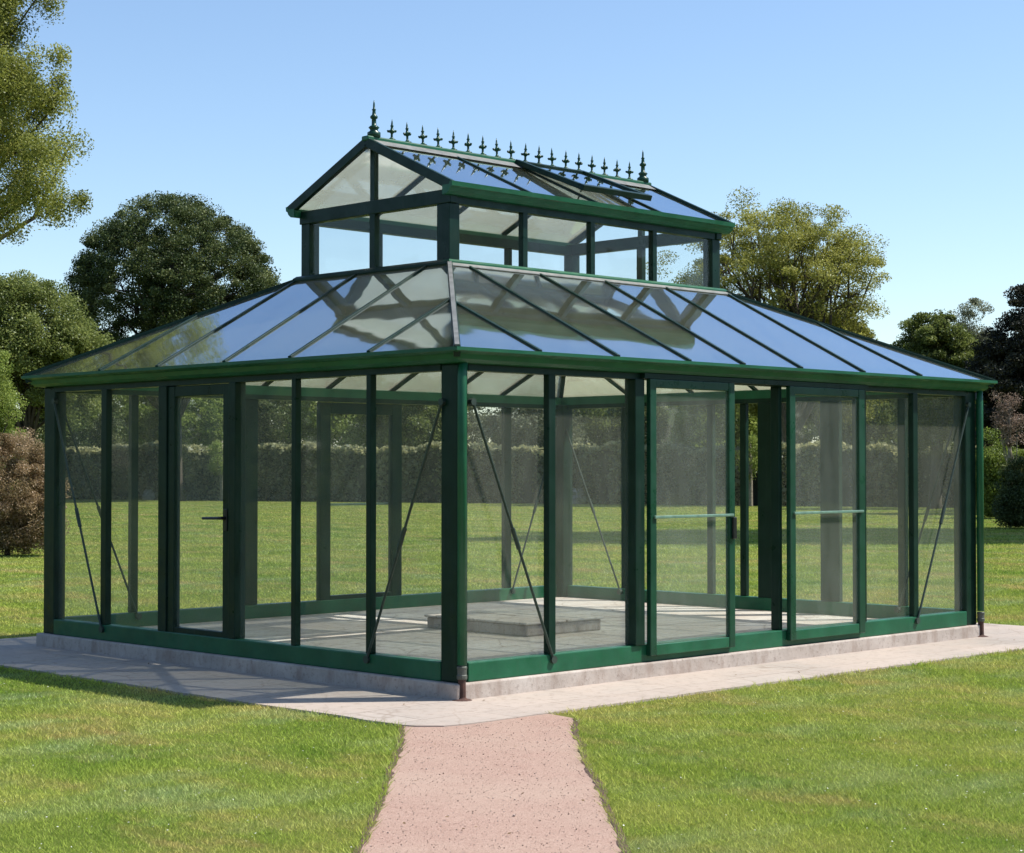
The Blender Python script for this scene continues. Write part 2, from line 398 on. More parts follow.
def door(P, s0, s1, z0, z1, n0, n1, st, name='door', bar=True, mat='dkgreen', rails=(.1, .1), stR=None):
    stR = stR or st
    d = wbox(MB(), P, s0, s0 + st, n0, n1, z0, z1)
    wbox(d, P, s1 - stR, s1, n0, n1, z0, z1)
    br_ = None
    if mat == 'mid': br_ = wbox(MB(), P, s0 + st, s1 - stR, n0, n1 - .004, z0, z0 + rails[0]).build('bottom_rail', M['green'], None, bevel=.005)
    else: wbox(d, P, s0 + st, s1 - stR, n0, n1 - .004, z0, z0 + rails[0])
    wbox(d, P, s0 + st, s1 - stR, n0, n1 - .004, z1 - rails[1], z1)
    d = d.build(name, M[mat], GH, bevel=.006)
    if br_: br_.parent = d
    nm = (n0 + n1) / 2
    wbox(MB(), P, s0 + st - .003, s1 - stR + .003, nm - .003, nm + .003, z0 + rails[0] - .003, z1 - rails[1] + .003).build('door_glass', M['doorglass'], d)
    if bar:
        b = wbox(MB(), P, s0 + st * .5, s1 - stR * .5, n1, n1 + .02, 1.245, 1.268); b.build('push_bar', M['rail'], d, bevel=.005)
    return d
def brace(P, sa, za, sb, zb, n=.018):
    mb = MB().tube([P(sa, n, za), P(sb, n, zb)], .0105, 8)
    # turnbuckle and end lugs
    a, b = P(sa, n, za), P(sb, n, zb); c = a.lerp(b, .48); e = a.lerp(b, .56)
    mb.tube([c, e], .017, 8)
    mb.build('brace_rod', M['rod'], GH)
    lg = MB().tube([P(sb, n + .012, zb), P(sb, n - .03, zb)], .03, 10); lg.build('brace_lug', M['rod'], GH)
    lg = MB().tube([P(sa, n + .012, za), P(sa, n - .03, za)], .026, 10); lg.build('brace_lug', M['rod'], GH)

D_ = (-.05, .008)
# front wall (right in the picture), y = 0
members(W_front, LX, .10, LX - .19,
        [(.925, 1.0, *D_), (1.88, 1.99, -.085, .03), (3.785, 3.83, -.10, -.01), (5.0, 5.065, -.10, .012), (5.84, 5.92, *D_)],
        [(.10, .925), (1.0, 1.88), (5.065, 5.84), (5.92, LX - .19)])
d1 = door(W_front, 2.03, 3.10, .165, 2.35, .010, .055, .075, 'sliding_door', rails=(.085, .07), mat='mid')
wbox(MB(), W_front, 3.05, 3.095, .056, .08, 1.06, 1.24).build('handle', M['black'], d1, bevel=.008)
d2 = door(W_front, 3.86, 4.98, .165, 2.35, .010, .055, .08, 'sliding_door', rails=(.085, .07), mat='mid', stR=.09)
wbox(MB(), W_front, 1.97, 5.03, -.02, .05, 2.352, 2.392).build('door_track', M['dkgreen'], GH)
# left wall, x = 0
members(W_left, LY, .18, LY - .19,
        [(.945, 1.0, *D_), (1.85, 1.905, *D_), (2.64, 2.73, -.1, .01), (3.62, 3.74, -.1, .01), (4.55, 4.64, *D_)],
        [(.18, .945), (1.0, 1.85), (1.905, 2.64), (3.74, 4.55), (4.64, LY - .19)])
d3 = door(W_left, 2.733, 3.617, .20, 2.338, -.07, -.005, .095, 'door', bar=False, rails=(.10, .09))
hd = wbox(MB(), W_left, 2.755, 2.80, -.005, .008, 1.13, 1.31).build('handle', M['black'], d3, bevel=.006)
MB().tube([W_left(2.777, .006, 1.235), W_left(2.777, .05, 1.235), W_left(2.80, .055, 1.235), W_left(3.02, .055, 1.23)], [.016, .013, .013, .011], 8).build('handle', M['black'], d3)
# back wall, y = LY
members(W_back, LY, .14, LX - .17,
        [(.92, 1.0, *D_), (2.27, 2.43, *D_), (5.1, 5.18, *D_), (5.97, 6.08, *D_)],
        [(.14, .92), (1.0, 2.27), (2.43, 3.22), (4.36, 5.1), (5.18, 5.97), (6.08, LX - .17)])
door(W_back, 3.22, 4.36, .2, 2.338, -.08, -.01, .14, 'sliding_door', rails=(.1, .12))
# right wall, x = LX
members(W_right, LX, .14, LY - .2,
        [(.78, .87, *D_), (1.58, 1.82, *D_), (2.38, 2.60, -.1, .01), (2.80, 2.88, *D_), (3.26, 3.34, *D_), (4.53, 4.61, *D_)],
        [(.14, .78), (.87, 1.58), (1.82, 2.38), (2.88, 3.26), (3.34, 4.53), (4.61, LY - .2)])
# braces
brace(W_front, .13, 2.12, .965, .215); brace(W_left, .15, 2.12, .975, .215)
brace(W_left, LY - .2, 2.26, 4.60, .215); brace(W_front, LX - .16, 2.26, 5.88, .215)
brace(W_back, .10, 2.26, .96, .22, -.11); brace(W_right, LY - .12, 2.26, 4.57, .22, -.11); brace(W_right, .12, 2.26, .83, .22, -.11); brace(W_back, LX - .12, 2.26, 6.03, .22, -.11)

# gutters: ogee profile swept round the eaves, mitred
OV = .152
prof = [(-.10, 2.392), (.0, 2.392), (.055, 2.398), (.085, 2.42), (.098, 2.455), (OV - .012, 2.468), (OV, 2.475), (OV, ZE), (OV - .03, ZE + .002), (OV - .05, ZE - .02), (-.10, ZE - .02)]
mb = MB()
def cpt(i, off, z, x0=0, x1=LX, y0=0, y1=LY):
    return [(x0 - off, y0 - off, z), (x1 + off, y0 - off, z), (x1 + off, y1 + off, z), (x0 - off, y1 + off, z)][i]
k = len(prof)
def gutter(prof, x0, x1, y0, y1, name='gutter'):
    for side in range(4):
        mb = MB(); k = len(prof)
        a = [cpt(side, o, z, x0, x1, y0, y1) for o, z in prof]; b = [cpt((side + 1) % 4, o, z, x0, x1, y0, y1) for o, z in prof]
        mb.raw(a + b, [(i, (i + 1) % k, (i + 1) % k + k, i + k) for i in range(k)] + [tuple(range(k)), tuple(range(2 * k - 1, k - 1, -1))])
        mb.build(name, M['green'], GH)
gutter(prof, 0, LX, 0, LY)
# downpipes at the near and the far right corners
def downpipe(x, y, r=.034):
    p = MB().tube([(x + .03, y + .02, 2.40), (x, y, 2.30), (x, y, .25)], r, 14).build('downpipe', M['green'], GH, smooth=True)
    MB().lathe((x, y, .145), [(r - .002, 0), (r + .004, .008), (r + .004, .03), (r, .036), (r, .07), (r + .003, .078), (r + .003, .09), (r - .001, .095)], 14).build('pipe_collar', M['collar'], p)
    MB().tube([(x, y, .146), (x, y, .0)], [r - .006, r - .004], 12).build('pipe_foot', M['rust'], p)
    MB().lathe((x, y, .0), [(.075, 0), (.06, .006), (.035, .012), (.03, .02)], 14).build('pipe_shoe', M['rust'], p)
downpipe(.004, -.040); downpipe(LX + .0, -.042)

# ---- roofs
LX0, LX1, LY0, LY1, ZLB, ZLE, ZR = 1.621, 5.271, 1.834, 3.849, 3.389, 4.027, 4.55
YM = (LY0 + LY1) / 2
def clip(poly, a, b, nrm, keep):
    """clip 3-D polygon in a slope plane by the line a-b"""
    side = nrm.cross(b - a).normalized() * keep; out = []
    for i in range(len(poly)):
        p, q = poly[i], poly[(i + 1) % len(poly)]; dp, dq = (p - a).dot(side), (q - a).dot(side)
        if dp >= 0: out.append(p)
        if (dp > 0 > dq) or (dp < 0 < dq): out.append(p.lerp(q, dp / (dp - dq)))
    return out
def slope(E0, E1, T0, T1, raf, glass='roof', rname='rafter', pname='roof_pane', rw=.036, skip=()):
    """raf: (s_bottom, s_top) metres along the eave / along the top from E0 / T0"""
    E0, E1, T0, T1 = map(Vector, (E0, E1, T0, T1)); de = (E1 - E0).normalized(); nrm = (E1 - E0).cross(T0 - E0).normalized()
    if nrm.z < 0: nrm = -nrm
    quad = [E0, E1, T1, T0]
    lines = []
    for b, t in raf:
        p = E0 + de * b; q0 = E0 + de * t; up = (T0 - E0) - de * (T0 - E0).dot(de); q = q0 + up   # t measured from E0 along eave direction
        # clip to the slope by the hips
        tt = 1.0
        for h0, h1, sg in ((E0, T0, 1), (E1, T1, -1)):
            sd_ = nrm.cross(h1 - h0).normalized() * sg
            inside = (E0.lerp(E1, .5) - h0).dot(sd_)
            if inside < 0: sd_ = -sd_
            dp, dq = (p - h0).dot(sd_), (q - h0).dot(sd_)
            if dq < 0 < dp: tt = min(tt, dp / (dp - dq))
        lines.append((p, q, tt))
        MB().bar(p + (q - p) * .01, p + (q - p) * tt, rw, .05, nrm, -.012).build(rname, M['dkgreen'], GH, bevel=.004)
    bnd = [None] + lines + [None]
    for i in range(len(bnd) - 1):
        if i in skip: continue
        poly = quad
        cen = (E0 + E1) / 2
        if bnd[i]:
            a, b, _ = bnd[i]; sd_ = nrm.cross(b - a); keep = 1 if (E1 + de * 50 - a).dot(sd_) > 0 else -1; poly = clip(poly, a, b, nrm, keep)
        if bnd[i + 1] and poly:
            a, b, _ = bnd[i + 1]; sd_ = nrm.cross(b - a); keep = 1 if (E0 - de * 50 - a).dot(sd_) > 0 else -1; poly = clip(poly, a, b, nrm, keep)
        if len(poly) >= 3: MB().slab(poly, nrm, .006).build(pname, M[glass], GH)
    return lines, nrm
o = OV - .02; zb = ZE - .005
A, B, C, Dq = (-o, -o, zb), (LX + o, -o, zb), (LX + o, LY + o, zb), (-o, LY + o, zb)
a, b, c, dq = (LX0, LY0, ZLB), (LX1, LY0, ZLB), (LX1, LY1, ZLB), (LX0, LY1, ZLB)
fr = [(.86, .86), (1.72, 1.92), (2.58, 2.78), (3.28, 3.64), (4.08, 4.5), (5.02, 5.44), (5.95, 6.1)]
lf = [(.98, 1.1), (1.92, 2.22), (2.78, 3.15), (3.74, 4.02), (4.64, 4.72)]
slope(A, B, a, b, fr); slope(A, Dq, a, dq, lf)
slope(Dq, C, dq, c, [(x, x) for x in (.95, 1.85, 2.75, 3.6, 4.5, 5.4, 6.2)]); slope(B, C, b, c, [(x, x) for x in (.98, 1.95, 2.9, 3.8, 4.75)])
for p, q in ((A, a), (B, b), (C, c), (Dq, dq)):
    h = MB().bar(p, q, .05, .085, (0, 0, 1), -.028).build('hip_rafter', M['dkgreen'], GH, bevel=.005)
    MB().bar(p, q, .034, .012, (0, 0, 1), .017).build('hip_cap', M['lead'] if (p is A) else M['dkgreen'], h)  # only the near cap is pale, its lit look painted by colour
# lantern sill, posts, mullions, panes
for side in range(4):
    pr_ = [(.03, ZLB - .06), (.055, ZLB - .015), (.055, ZLB + .005), (.03, ZLB + .025), (-.07, ZLB + .025), (-.07, ZLB - .06)]
    k = len(pr_); P0 = [cpt(side, o_, z, LX0, LX1, LY0, LY1) for o_, z in pr_]; P1 = [cpt((side + 1) % 4, o_, z, LX0, LX1, LY0, LY1) for o_, z in pr_]
    MB().raw(P0 + P1, [(i, (i + 1) % k, (i + 1) % k + k, i + k) for i in range(k)] + [tuple(range(k)), tuple(range(2 * k - 1, k - 1, -1))]).build('lantern_sill', M['green'] if side == 0 else M['dkgreen'], GH)  # front side gets the lighter green: its sunlit look is put into the colour
    f_ = [(.058, ZLB - .016), (.10, ZLB - .040), (.10, ZLB - .034), (.058, ZLB - .008)]
    P0 = [cpt(side, o_, z, LX0, LX1, LY0, LY1) for o_, z in f_]; P1 = [cpt((side + 1) % 4, o_, z, LX0, LX1, LY0, LY1) for o_, z in f_]
    if side in (0,): MB().raw(P0 + P1, [(i, (i + 1) % 4, (i + 1) % 4 + 4, i + 4) for i in range(4)]).build('flashing', M['lead'], GH)
PW = .12
ZW = ZLE - .13
for x, y in ((LX0, LY0), (LX1 - PW, LY0), (LX1 - PW, LY1 - PW), (LX0, LY1 - PW)):
    MB().box(x, x + PW, y, y + PW + (.04 if (x == LX0 and y == LY0) else 0), ZLB + .025, ZW).build('lantern_post', M['dkgreen'], GH, bevel=.006)
lm = [2.51, 3.39, 4.26]
for y0 in (LY0 + .0, LY1 - .06):
    for x in lm: MB().box(x, x + .055, y0, y0 + .06, ZLB + .025, ZW).build('lantern_mullion', M['dkgreen'], GH)
    xs = [LX0 + PW] + [v for x in lm for v in (x, x + .055)] + [LX1 - PW]
    for i in range(0, len(xs), 2): MB().box(xs[i] - .003, xs[i + 1] + .003, y0 + .027, y0 + .033, ZLB + .022, ZW + .003).build('lantern_pane', M['lglass'], GH)
for x0 in (LX0, LX1 - .06):
    MB().box(x0, x0 + .06, YM - .035, YM + .035, ZLB + .025, ZW).build('lantern_mullion', M['dkgreen'], GH)
    for ya, yb in ((LY0 + PW + (.04 if x0 == LX0 else 0), YM - .035), (YM + .035, LY1 - PW)): MB().box(x0 + .027, x0 + .033, ya - .003, yb + .003, ZLB + .022, ZW + .003).build('lantern_pane', M['lglass'], GH)
# lantern plate (beam over the windows)
for y0 in (LY0 - .004, LY1 - .076): MB().box(LX0 + .081, LX1 - .081, y0, y0 + .08, ZW, ZLE - .04).build('lantern_plate', M['dkgreen'], GH)
for x0 in (LX0 - .006, LX1 - .074): MB().box(x0, x0 + .08, LY0 - .02, LY1 + .02, ZW, ZLE - .01).build('tie_beam', M['dkgreen'], GH, bevel=.006)
# lantern gutters along the long sides
OG = .125
for sg, yb in ((-1, LY0), (1, LY1)):
    pf = [(.0, ZLE - .07), (.05, ZLE - .065), (.085, ZLE - .04), (.10, ZLE - .012), (OG - .005, ZLE - .004), (OG, ZLE + .035), (OG - .03, ZLE + .037), (OG - .04, ZLE + .01), (0, ZLE + .01)]
    k = len(pf); P0 = [(LX0 - .085, yb + sg * o_, z) for o_, z in pf]; P1 = [(LX1 + .085, yb + sg * o_, z) for o_, z in pf]
    MB().raw(P0 + P1, [(i, (i + 1) % k, (i + 1) % k + k, i + k) for i in range(k)] + [tuple(range(k)), tuple(range(2 * k - 1, k - 1, -1))]).build('lantern_gutter', M['green'], GH)
# lantern roof slopes
XA, XB = LX0 - .06, LX1 + .06
eY = OG - .05; zE = ZLE + .03
lr = [(.98, .98), (1.86, 1.86), (2.74, 2.74)]
ln1, n1 = slope((XA, LY0 - eY, zE), (XB, LY0 - eY, zE), (XA, YM, ZR), (XB, YM, ZR), lr)
slope((XA, LY1 + eY, zE), (XB, LY1 + eY, zE), (XA, YM, ZR), (XB, YM, ZR), lr)
# barge boards and ridge
for x0 in (LX0 - .06, LX1 + .06):
    for ye in (LY0 - eY - .02, LY1 + eY + .02):
        MB().bar((x0, ye, zE - .03), (x0, YM, ZR - .02), .045, .085, (0, 0, 1), .0).build('barge_board', M['dkgreen'], GH, bevel=.006)
MB().box(LX0 - .09, LX1 + .09, YM - .045, YM + .045, ZR - .012, ZR + .035).build('ridge_cap', M['green'], GH, bevel=.012)
for sg in (-1, 1):
    sl = (ZR - zE) / (YM - (LY0 - eY))
    MB().raw([(LX0 - .07, YM + sg * .04, ZR + .004), (LX1 + .07, YM + sg * .04, ZR + .004), (LX1 + .07, YM + sg * .15, ZR + .012 - .15 * sl), (LX0 - .07, YM + sg * .15, ZR + .012 - .15 * sl)], [(0, 1, 2, 3)]).build('ridge_flashing', M['lead'], GH)
# gable: mullion and two triangular panes each end
for x0 in (LX0 + .0, LX1 - .05):
    MB().box(x0, x0 + .05, YM - .028, YM + .028, ZLE - .01, ZR - .03).build('gable_mullion', M['dkgreen'], GH)
    for sg in (-1, 1):
        ye = YM + sg * (YM - LY0 + .0)
        poly = [(x0 + .028, YM + sg * .028, ZLE - .01), (x0 + .028, ye, ZLE - .01), (x0 + .028, ye, ZLE + .04), (x0 + .028, YM + sg * .028, ZR - .03)]
        MB().slab(poly, (1, 0, 0), .006).build('gable_pane', M['lglass'], GH)
# tie rods / inner ridge beam
MB().box(LX0, LX1, YM - .02, YM + .02, ZR - .09, ZR - .02).build('ridge_beam', M['dkgreen'], GH)
# roof vent, hinged at the ridge and propped open
slv = Vector((0, (LY0 - eY) - YM, zE - ZR)); sL = slv.length; sdv = slv.normalized()
ang = R_(3.2); ax = Vector((1, 0, 0)); sdo = sdv.copy(); sdo.rotate(Matrix.Rotation(-ang, 3, 'X'))
if sdo.z < sdv.z: sdo = sdv.copy(); sdo.rotate(Matrix.Rotation(ang, 3, 'X'))
nv = ax.cross(sdo); nv = nv if nv.z > 0 else -nv
vx0, vx1, vl = 3.36, 4.32, .80 * sL
h0 = Vector((0, YM - .05, ZR + .014))
def vp(x, s_, h=0): return Vector((x, 0, 0)) + h0 + sdo * s_ + nv * h
vm = MB()
for xx in (vx0 + .03, vx1 - .03): vm.bar(vp(xx, 0), vp(xx, vl), .06, .05, nv)
vm.bar(vp(vx0 + .0, vl - .03), vp(vx1 - .0, vl - .03), .07, .055, nv, .0); vm.bar(vp(vx0 + .06, .03), vp(vx1 - .06, .03), .05, .045, nv)
V_ = vm.build('roof_vent', M['dkgreen'], GH, bevel=.005)
MB().slab([vp(vx0 + .05, .03, .006), vp(vx1 - .05, .03, .006), vp(vx1 - .05, vl - .05, .006), vp(vx0 + .05, vl - .05, .006)], nv, .006).build('vent_glass', M['roof'], V_)
q0 = h0 + sdv * (vl * .86)
for xx in (vx0 + .12, vx1 - .12): MB().tube([vp(xx, vl * .86), Vector((xx, q0.y - .0, q0.z - .02))], .008, 6).build('vent_stay', M['rod'], V_)
# finials
def finial_mesh(h, r):
    pf = [(1.15, 0), (1.1, .04), (.6, .09), (.32, .14), (.3, .30), (.5, .34), (.95, .40), (.8, .46), (.42, .50), (.3, .62), (.5, .67), (.28, .72), (.2, .85), (.03, 1.0)]
    mb = MB().lathe((0, 0, 0), [(a * r, b * h) for a, b in pf], 10)
    for k in range(4):
        t = k * math.pi / 2 + .4; dx, dy = math.cos(t), math.sin(t)
        mb.tube([(0, 0, h * .40), (dx * r * 1.05, dy * r * 1.05, h * .42), (dx * r * 1.2, dy * r * 1.2, h * .47)], [r * .35, r * .35, r * .2], 5)
    return mb
fp = finial_mesh(.19, .034).build('finial', M['mid'], GH, smooth=True)
N = 18
for i in range(N):
    f = fp if i == 0 else fp.copy()
    if i: COL.objects.link(f)
    f.location = (LX0 + .04 + (LX1 - LX0 - .06) * (i + 1) / (N + 1), YM, ZR + .033); f.rotation_euler = (random.uniform(-.04, .04), random.uniform(-.04, .04), random.uniform(0, 3))
bf = MB().lathe((0, 0, 0), [(.06, 0), (.06, .04), (.036, .055), (.036, .07), (.05, .085), (.034, .10), (.022, .105), (.02, .16), (.034, .17), (.034, .185), (.018, .20), (.014, .235), (.02, .245), (.010, .255), (.008, .30), (.002, .33)], 14).build('end_finial', M['mid'], GH, smooth=True)
bf.location = (LX0 + .02, YM, ZR + .034)
b2 = bf.copy(); COL.objects.link(b2); b2.location = (LX1 + .0, YM, ZR + .034)

# stone block on the glasshouse floor: two courses of weathered slabs
sb = empty('stone_plinth', (3.35, 2.8, ZF + .004), 'low square block of weathered grey stone lying on the glasshouse floor', 'stone block')
mb = MB(); mb.box(2.86, 3.86, 2.14, 3.48, ZF + .004, .225); o_ = mb.build('base_block', M['concrete'], sb, bevel=.015)
for x0, x1, y0, y1 in ((2.84, 3.36, 2.12, 2.78), (3.37, 3.88, 2.12, 2.78), (2.84, 3.36, 2.79, 3.50), (3.37, 3.88, 2.79, 3.50)):
    MB().box(x0, x1, y0, y1, .226, .246 + random.uniform(0, .004)).build('cap_slab', M['floor'], sb, bevel=.008)

# ------------------------------------------------------------------ grass
def lawn_grass():
    near, far = 6.3, 95
    u = RNG.random(1150000)
    D = near * (far / near) ** u
    lat = (RNG.random(len(D)) - .5) * (.56 * D * 1.35 + 1.5)
    X = CAM.x + FWD.x * D + RGT.x * lat; Y = CAM.y + FWD.y * D + RGT.y * lat
    ok = ~((X > PX0 + .005) & (X < PX1 - .005) & (Y > PY0 + .005) & (Y < PY1 - .005)) & ~in_path(X, Y)
    # blades overhang a little on the path margin
    X, Y, D = X[ok], Y[ok], D[ok]; n = len(X)
    pat = .5 + .5 * np.sin(X * 2.1 + np.sin(Y * 1.7) * 1.3) * np.sin(Y * 2.3 + np.sin(X * 1.1) * 1.7)
    H = RNG.uniform(.010, .026, n) * (.8 + .5 * pat) * np.clip(D / 14, 1, 3.0) ** .4 * np.clip((100 - D) / 30, .3, 1)
    # taller tufts right along the hard edges where the mower misses
    ed = np.minimum(np.minimum(np.abs(X - PX0), np.abs(Y - PY0)), 9)
    H *= 1 + .5 * np.exp(-(ed / .06) ** 2) + 1.1 * np.exp(-(in_path(X, Y, True) / .05) ** 2)
    Wd = RNG.uniform(.0016, .0034, n) * np.clip(D / 8, 1, 9)
    th = RNG.uniform(0, 2 * np.pi, n); ln = RNG.uniform(.3, 1.6, n) * H; la = RNG.uniform(0, 2 * np.pi, n)
    z0 = np.full(n, -.018)
    P = np.zeros((n, 3, 3))
    P[:, 0] = np.c_[X - np.cos(th) * Wd, Y - np.sin(th) * Wd, z0]; P[:, 1] = np.c_[X + np.cos(th) * Wd, Y + np.sin(th) * Wd, z0]
    P[:, 2] = np.c_[X + np.cos(la) * ln, Y + np.sin(la) * ln, z0 + .002 + H]
    tone = np.repeat(RNG.random(n) ** 1.0, 3)
    return np_mesh('grass', P.reshape(-1, 3), np.arange(3 * n).reshape(-1, 3), M['blade'], tone, k=3)
tag(lawn_grass(), 'short mown lawn grass with paler and darker patches', 'grass', kind='stuff')

# ------------------------------------------------------------------ trees and shrubs
def leaves(P, size, tone, name, mat, parent, up=.35, aspect=.55):
    n = len(P)
    nr = RNG.normal(size=(n, 3)); nr[:, 2] += up * 2; nr /= np.linalg.norm(nr, axis=1)[:, None]
    a = np.cross(nr, RNG.normal(size=(n, 3))); a /= np.linalg.norm(a, axis=1)[:, None]; b = np.cross(nr, a)
    s = (size * RNG.uniform(.6, 1.4, n))[:, None]
    V = np.stack([P - a * s, P - b * s * aspect, P + a * s, P + b * s * aspect], 1)
    return np_mesh(name, V.reshape(-1, 3), np.arange(4 * n).reshape(-1, 4), mat, np.repeat(np.clip(tone, 0, 1), 4), parent)
def clump_centres(ells, n, inner=.45, seed=0):
    r = np.random.default_rng(seed); out = []; vol = np.array([e[1][0] * e[1][1] * e[1][2] for e in ells]) ** .67; vol /= vol.sum()
    for e, f in zip(ells, vol):
        k = max(3, int(n * f)); d = r.normal(size=(k, 3)); d /= np.linalg.norm(d, axis=1)[:, None]
        rad = inner + (1 - inner) * r.random(k) ** .6
        out.append(np.array(e[0]) + d * rad[:, None] * np.array(e[1]))
    return np.concatenate(out)
def limbs(base, top, tips, r0, seed=0, sag=.1, twigs=2):
    r = random.Random(seed); mb = MB(); base, top = Vector(base), Vector(top)
    mid = base.lerp(top, .5) + Vector((r.uniform(-.1, .1), r.uniform(-.1, .1), 0)) * r0 * 4
    mb.tube([base - Vector((0, 0, .2)), base + Vector((0, 0, r0)), mid, top], [r0 * 1.5, r0 * 1.1, r0 * .85, r0 * .35], 9)
    for tp in tips:
        tp = Vector(tp); f = r.uniform(.25, .9); st = (base.lerp(mid, f * 2) if f < .5 else mid.lerp(top, f * 2 - 1))
        L = (tp - st).length; m1 = st.lerp(tp, .35) + Vector((r.uniform(-1, 1), r.uniform(-1, 1), r.uniform(0, 1.2))) * L * .1; m2 = st.lerp(tp, .7) + Vector((r.uniform(-1, 1), r.uniform(-1, 1), r.uniform(-.3, 1))) * L * .09
        rr = r0 * (.42 - .25 * f) * min(1, L / 3 + .3)
        mb.tube([st, m1, m2, tp], [rr, rr * .7, rr * .42, rr * .12], 6, False)
        for _ in range(twigs):
            e = m2 + Vector((r.uniform(-1, 1), r.uniform(-1, 1), r.uniform(-.2, 1))) * L * .16
            mb.tube([m2, m2.lerp(e, .5) + Vector((0, 0, L * .03)), e], [rr * .4, rr * .22, rr * .06], 5, False)
    return mb
def tree(name, label, cat, pos, ells, nclump, per, lsize, crad, mat, r0=.3, flat=.6, droop=0, inner=.45, ntips=30, seed=1, group=None, bark='bark', up=.35, topz=None, tonebias=0, lean=(0, 0)):
    pos = Vector(pos); root = empty(name, pos, label, cat, group)
    E = [((pos.x + c_[0] * RGT.x + c_[1] * FWD.x, pos.y + c_[0] * RGT.y + c_[1] * FWD.y, c_[2]), r_) for c_, r_ in ells]
    C = clump_centres(E, nclump, inner, seed); r = np.random.default_rng(seed + 50)
    C = C[C[:, 2] > .15]
    per = int(per * 3); lsize = lsize * .55; n = len(C) * per; idx = np.repeat(np.arange(len(C)), per); sz = (crad * r.uniform(.55, 1.35, len(C)))[idx]
    dd = r.normal(size=(n, 3)); dd /= np.linalg.norm(dd, axis=1)[:, None]; off = dd * (r.random(n) ** .45)[:, None] * np.array([1, 1, flat]) * .95
    P = C[idx] + off * sz[:, None]
    if droop:
        P[:, 2] -= np.minimum(r.exponential(droop, n), 2.2 * droop) * (.4 + r.random(len(C))[idx])
    ct = r.normal(0, .14, len(C))[idx]
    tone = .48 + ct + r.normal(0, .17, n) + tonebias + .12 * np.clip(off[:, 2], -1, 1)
    P = P[P[:, 2] > .03]; tone = tone[:len(P)]
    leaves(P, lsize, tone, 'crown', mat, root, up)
    zt = topz or max(e[0][2] + e[1][2] * .45 for e in E)
    tips = C[r.choice(len(C), min(ntips, len(C)), False)]
    if droop: tips = tips - np.array([0, 0, droop * .5]); tips = tips[tips[:, 2] > 5.2]
    limbs(pos, (pos.x + lean[0] * RGT.x, pos.y + lean[0] * RGT.y, zt), tips, r0, seed, twigs=0 if droop else 2).build('trunk', M[bark], root, smooth=True)
    return root
L_olive = m_leaf('olive_leaf', (.085, .105, .02), (.25, .275, .055), (.45, .46, .13))
L_dark = m_leaf('dark_leaf', (.018, .034, .010), (.070, .098, .030), (.24, .265, .10), .28)
L_mid = m_leaf('mid_green_leaf', (.05, .07, .016), (.15, .19, .045), (.31, .35, .11))
L_yel = m_leaf('yellow_green_leaf', (.11, .12, .025), (.29, .295, .055), (.50, .49, .15))
L_cop = m_leaf('coppery_leaf', (.09, .08, .03), (.30, .215, .11), (.58, .42, .28))
L_pink = m_leaf('pinkish_leaf', (.09, .075, .05), (.22, .16, .12), (.38, .28, .23))
L_grey = m_leaf('grey_green_leaf', (.07, .085, .05), (.18, .20, .12), (.32, .34, .22))
L_purple = m_leaf('purplish_dark_leaf', (.015, .017, .012), (.04, .042, .028), (.10, .095, .065), .15)
L_hedge = m_leaf('hedge_leaf', (.08, .09, .05), (.22, .235, .13), (.46, .44, .22), .45)
L_bright = m_leaf('bright_green_leaf', (.08, .12, .02), (.23, .30, .06), (.40, .46, .13))

def el(du, D, u, v_top, v_bot, halfw_px, depth=None):
    """ellipsoid in local (right, forward, z) metres measured from a tree standing at column u, distance D"""
    k = D / F_PX; zt = (467.8 - v_top) * k + CAM.z; zb_ = (467.8 - v_bot) * k + CAM.z
    return (((du) * k, 0, (zt + zb_) / 2), (halfw_px * k, depth or halfw_px * k, (zt - zb_) / 2))
# foreground willow-like tree cut by the left edge of the view
D = 36
tree('tall_tree', 'tall airy olive green tree with drooping twigs, cut off by the left picture edge', 'tree', at(-150, D),
     [el(40, D, -150, -190, 60, 150), el(95, D, -150, -60, 150, 128), el(141, D, -150, 85, 228, 102), el(128, D, -150, 30, 120, 98), el(145, D, -150, -150, 55, 55), el(120, D, -150, 180, 245, 60)], 430, 260, .05, .44, L_olive, .30, .75, .16, .2, 60, 3, topz=9)
D = 92
tree('dome_tree', 'large dark domed broadleaf tree rising behind the left roof slope', 'tree', at(172, D),
     [el(0, D, 172, 196, 395, 98), el(-30, D, 172, 225, 385, 72), el(36, D, 172, 220, 375, 66)], 1100, 100, .10, .60, L_dark, .5, .7, 0, .84, 60, 5)
D = 58
tree('broad_tree', 'mid green bushy tree on the left between the dark dome tree and picture edge', 'tree', at(30, D),
     [el(-5, D, 30, 278, 400, 58), el(35, D, 30, 310, 425, 42), el(-50, D, 30, 265, 420, 50), el(25, D, 30, 300, 370, 35)], 320, 200, .07, .5, L_mid, .22, .9, 0, .6, 40, 8, tonebias=.15)
D = 46
tree('yellow_bush', 'yellowish green young tree at the far left picture edge below the tall tree', 'tree', at(-12, D),
     [el(0, D, -12, 340, 520, 34)], 90, 200, .05, .4, L_bright, .1, .6, 0, .4, 20, 9)
D = 34.5
tree('copper_shrub', 'coppery brown leaved shrub beside the left wall of the glasshouse', 'shrub', at(8, D),
     [el(0, D, 8, 428, 556, 44), el(-40, D, 8, 440, 556, 40), el(30, D, 8, 470, 556, 28)], 260, 220, .032, .26, L_cop, .05, .8, 0, .45, 20, 10)
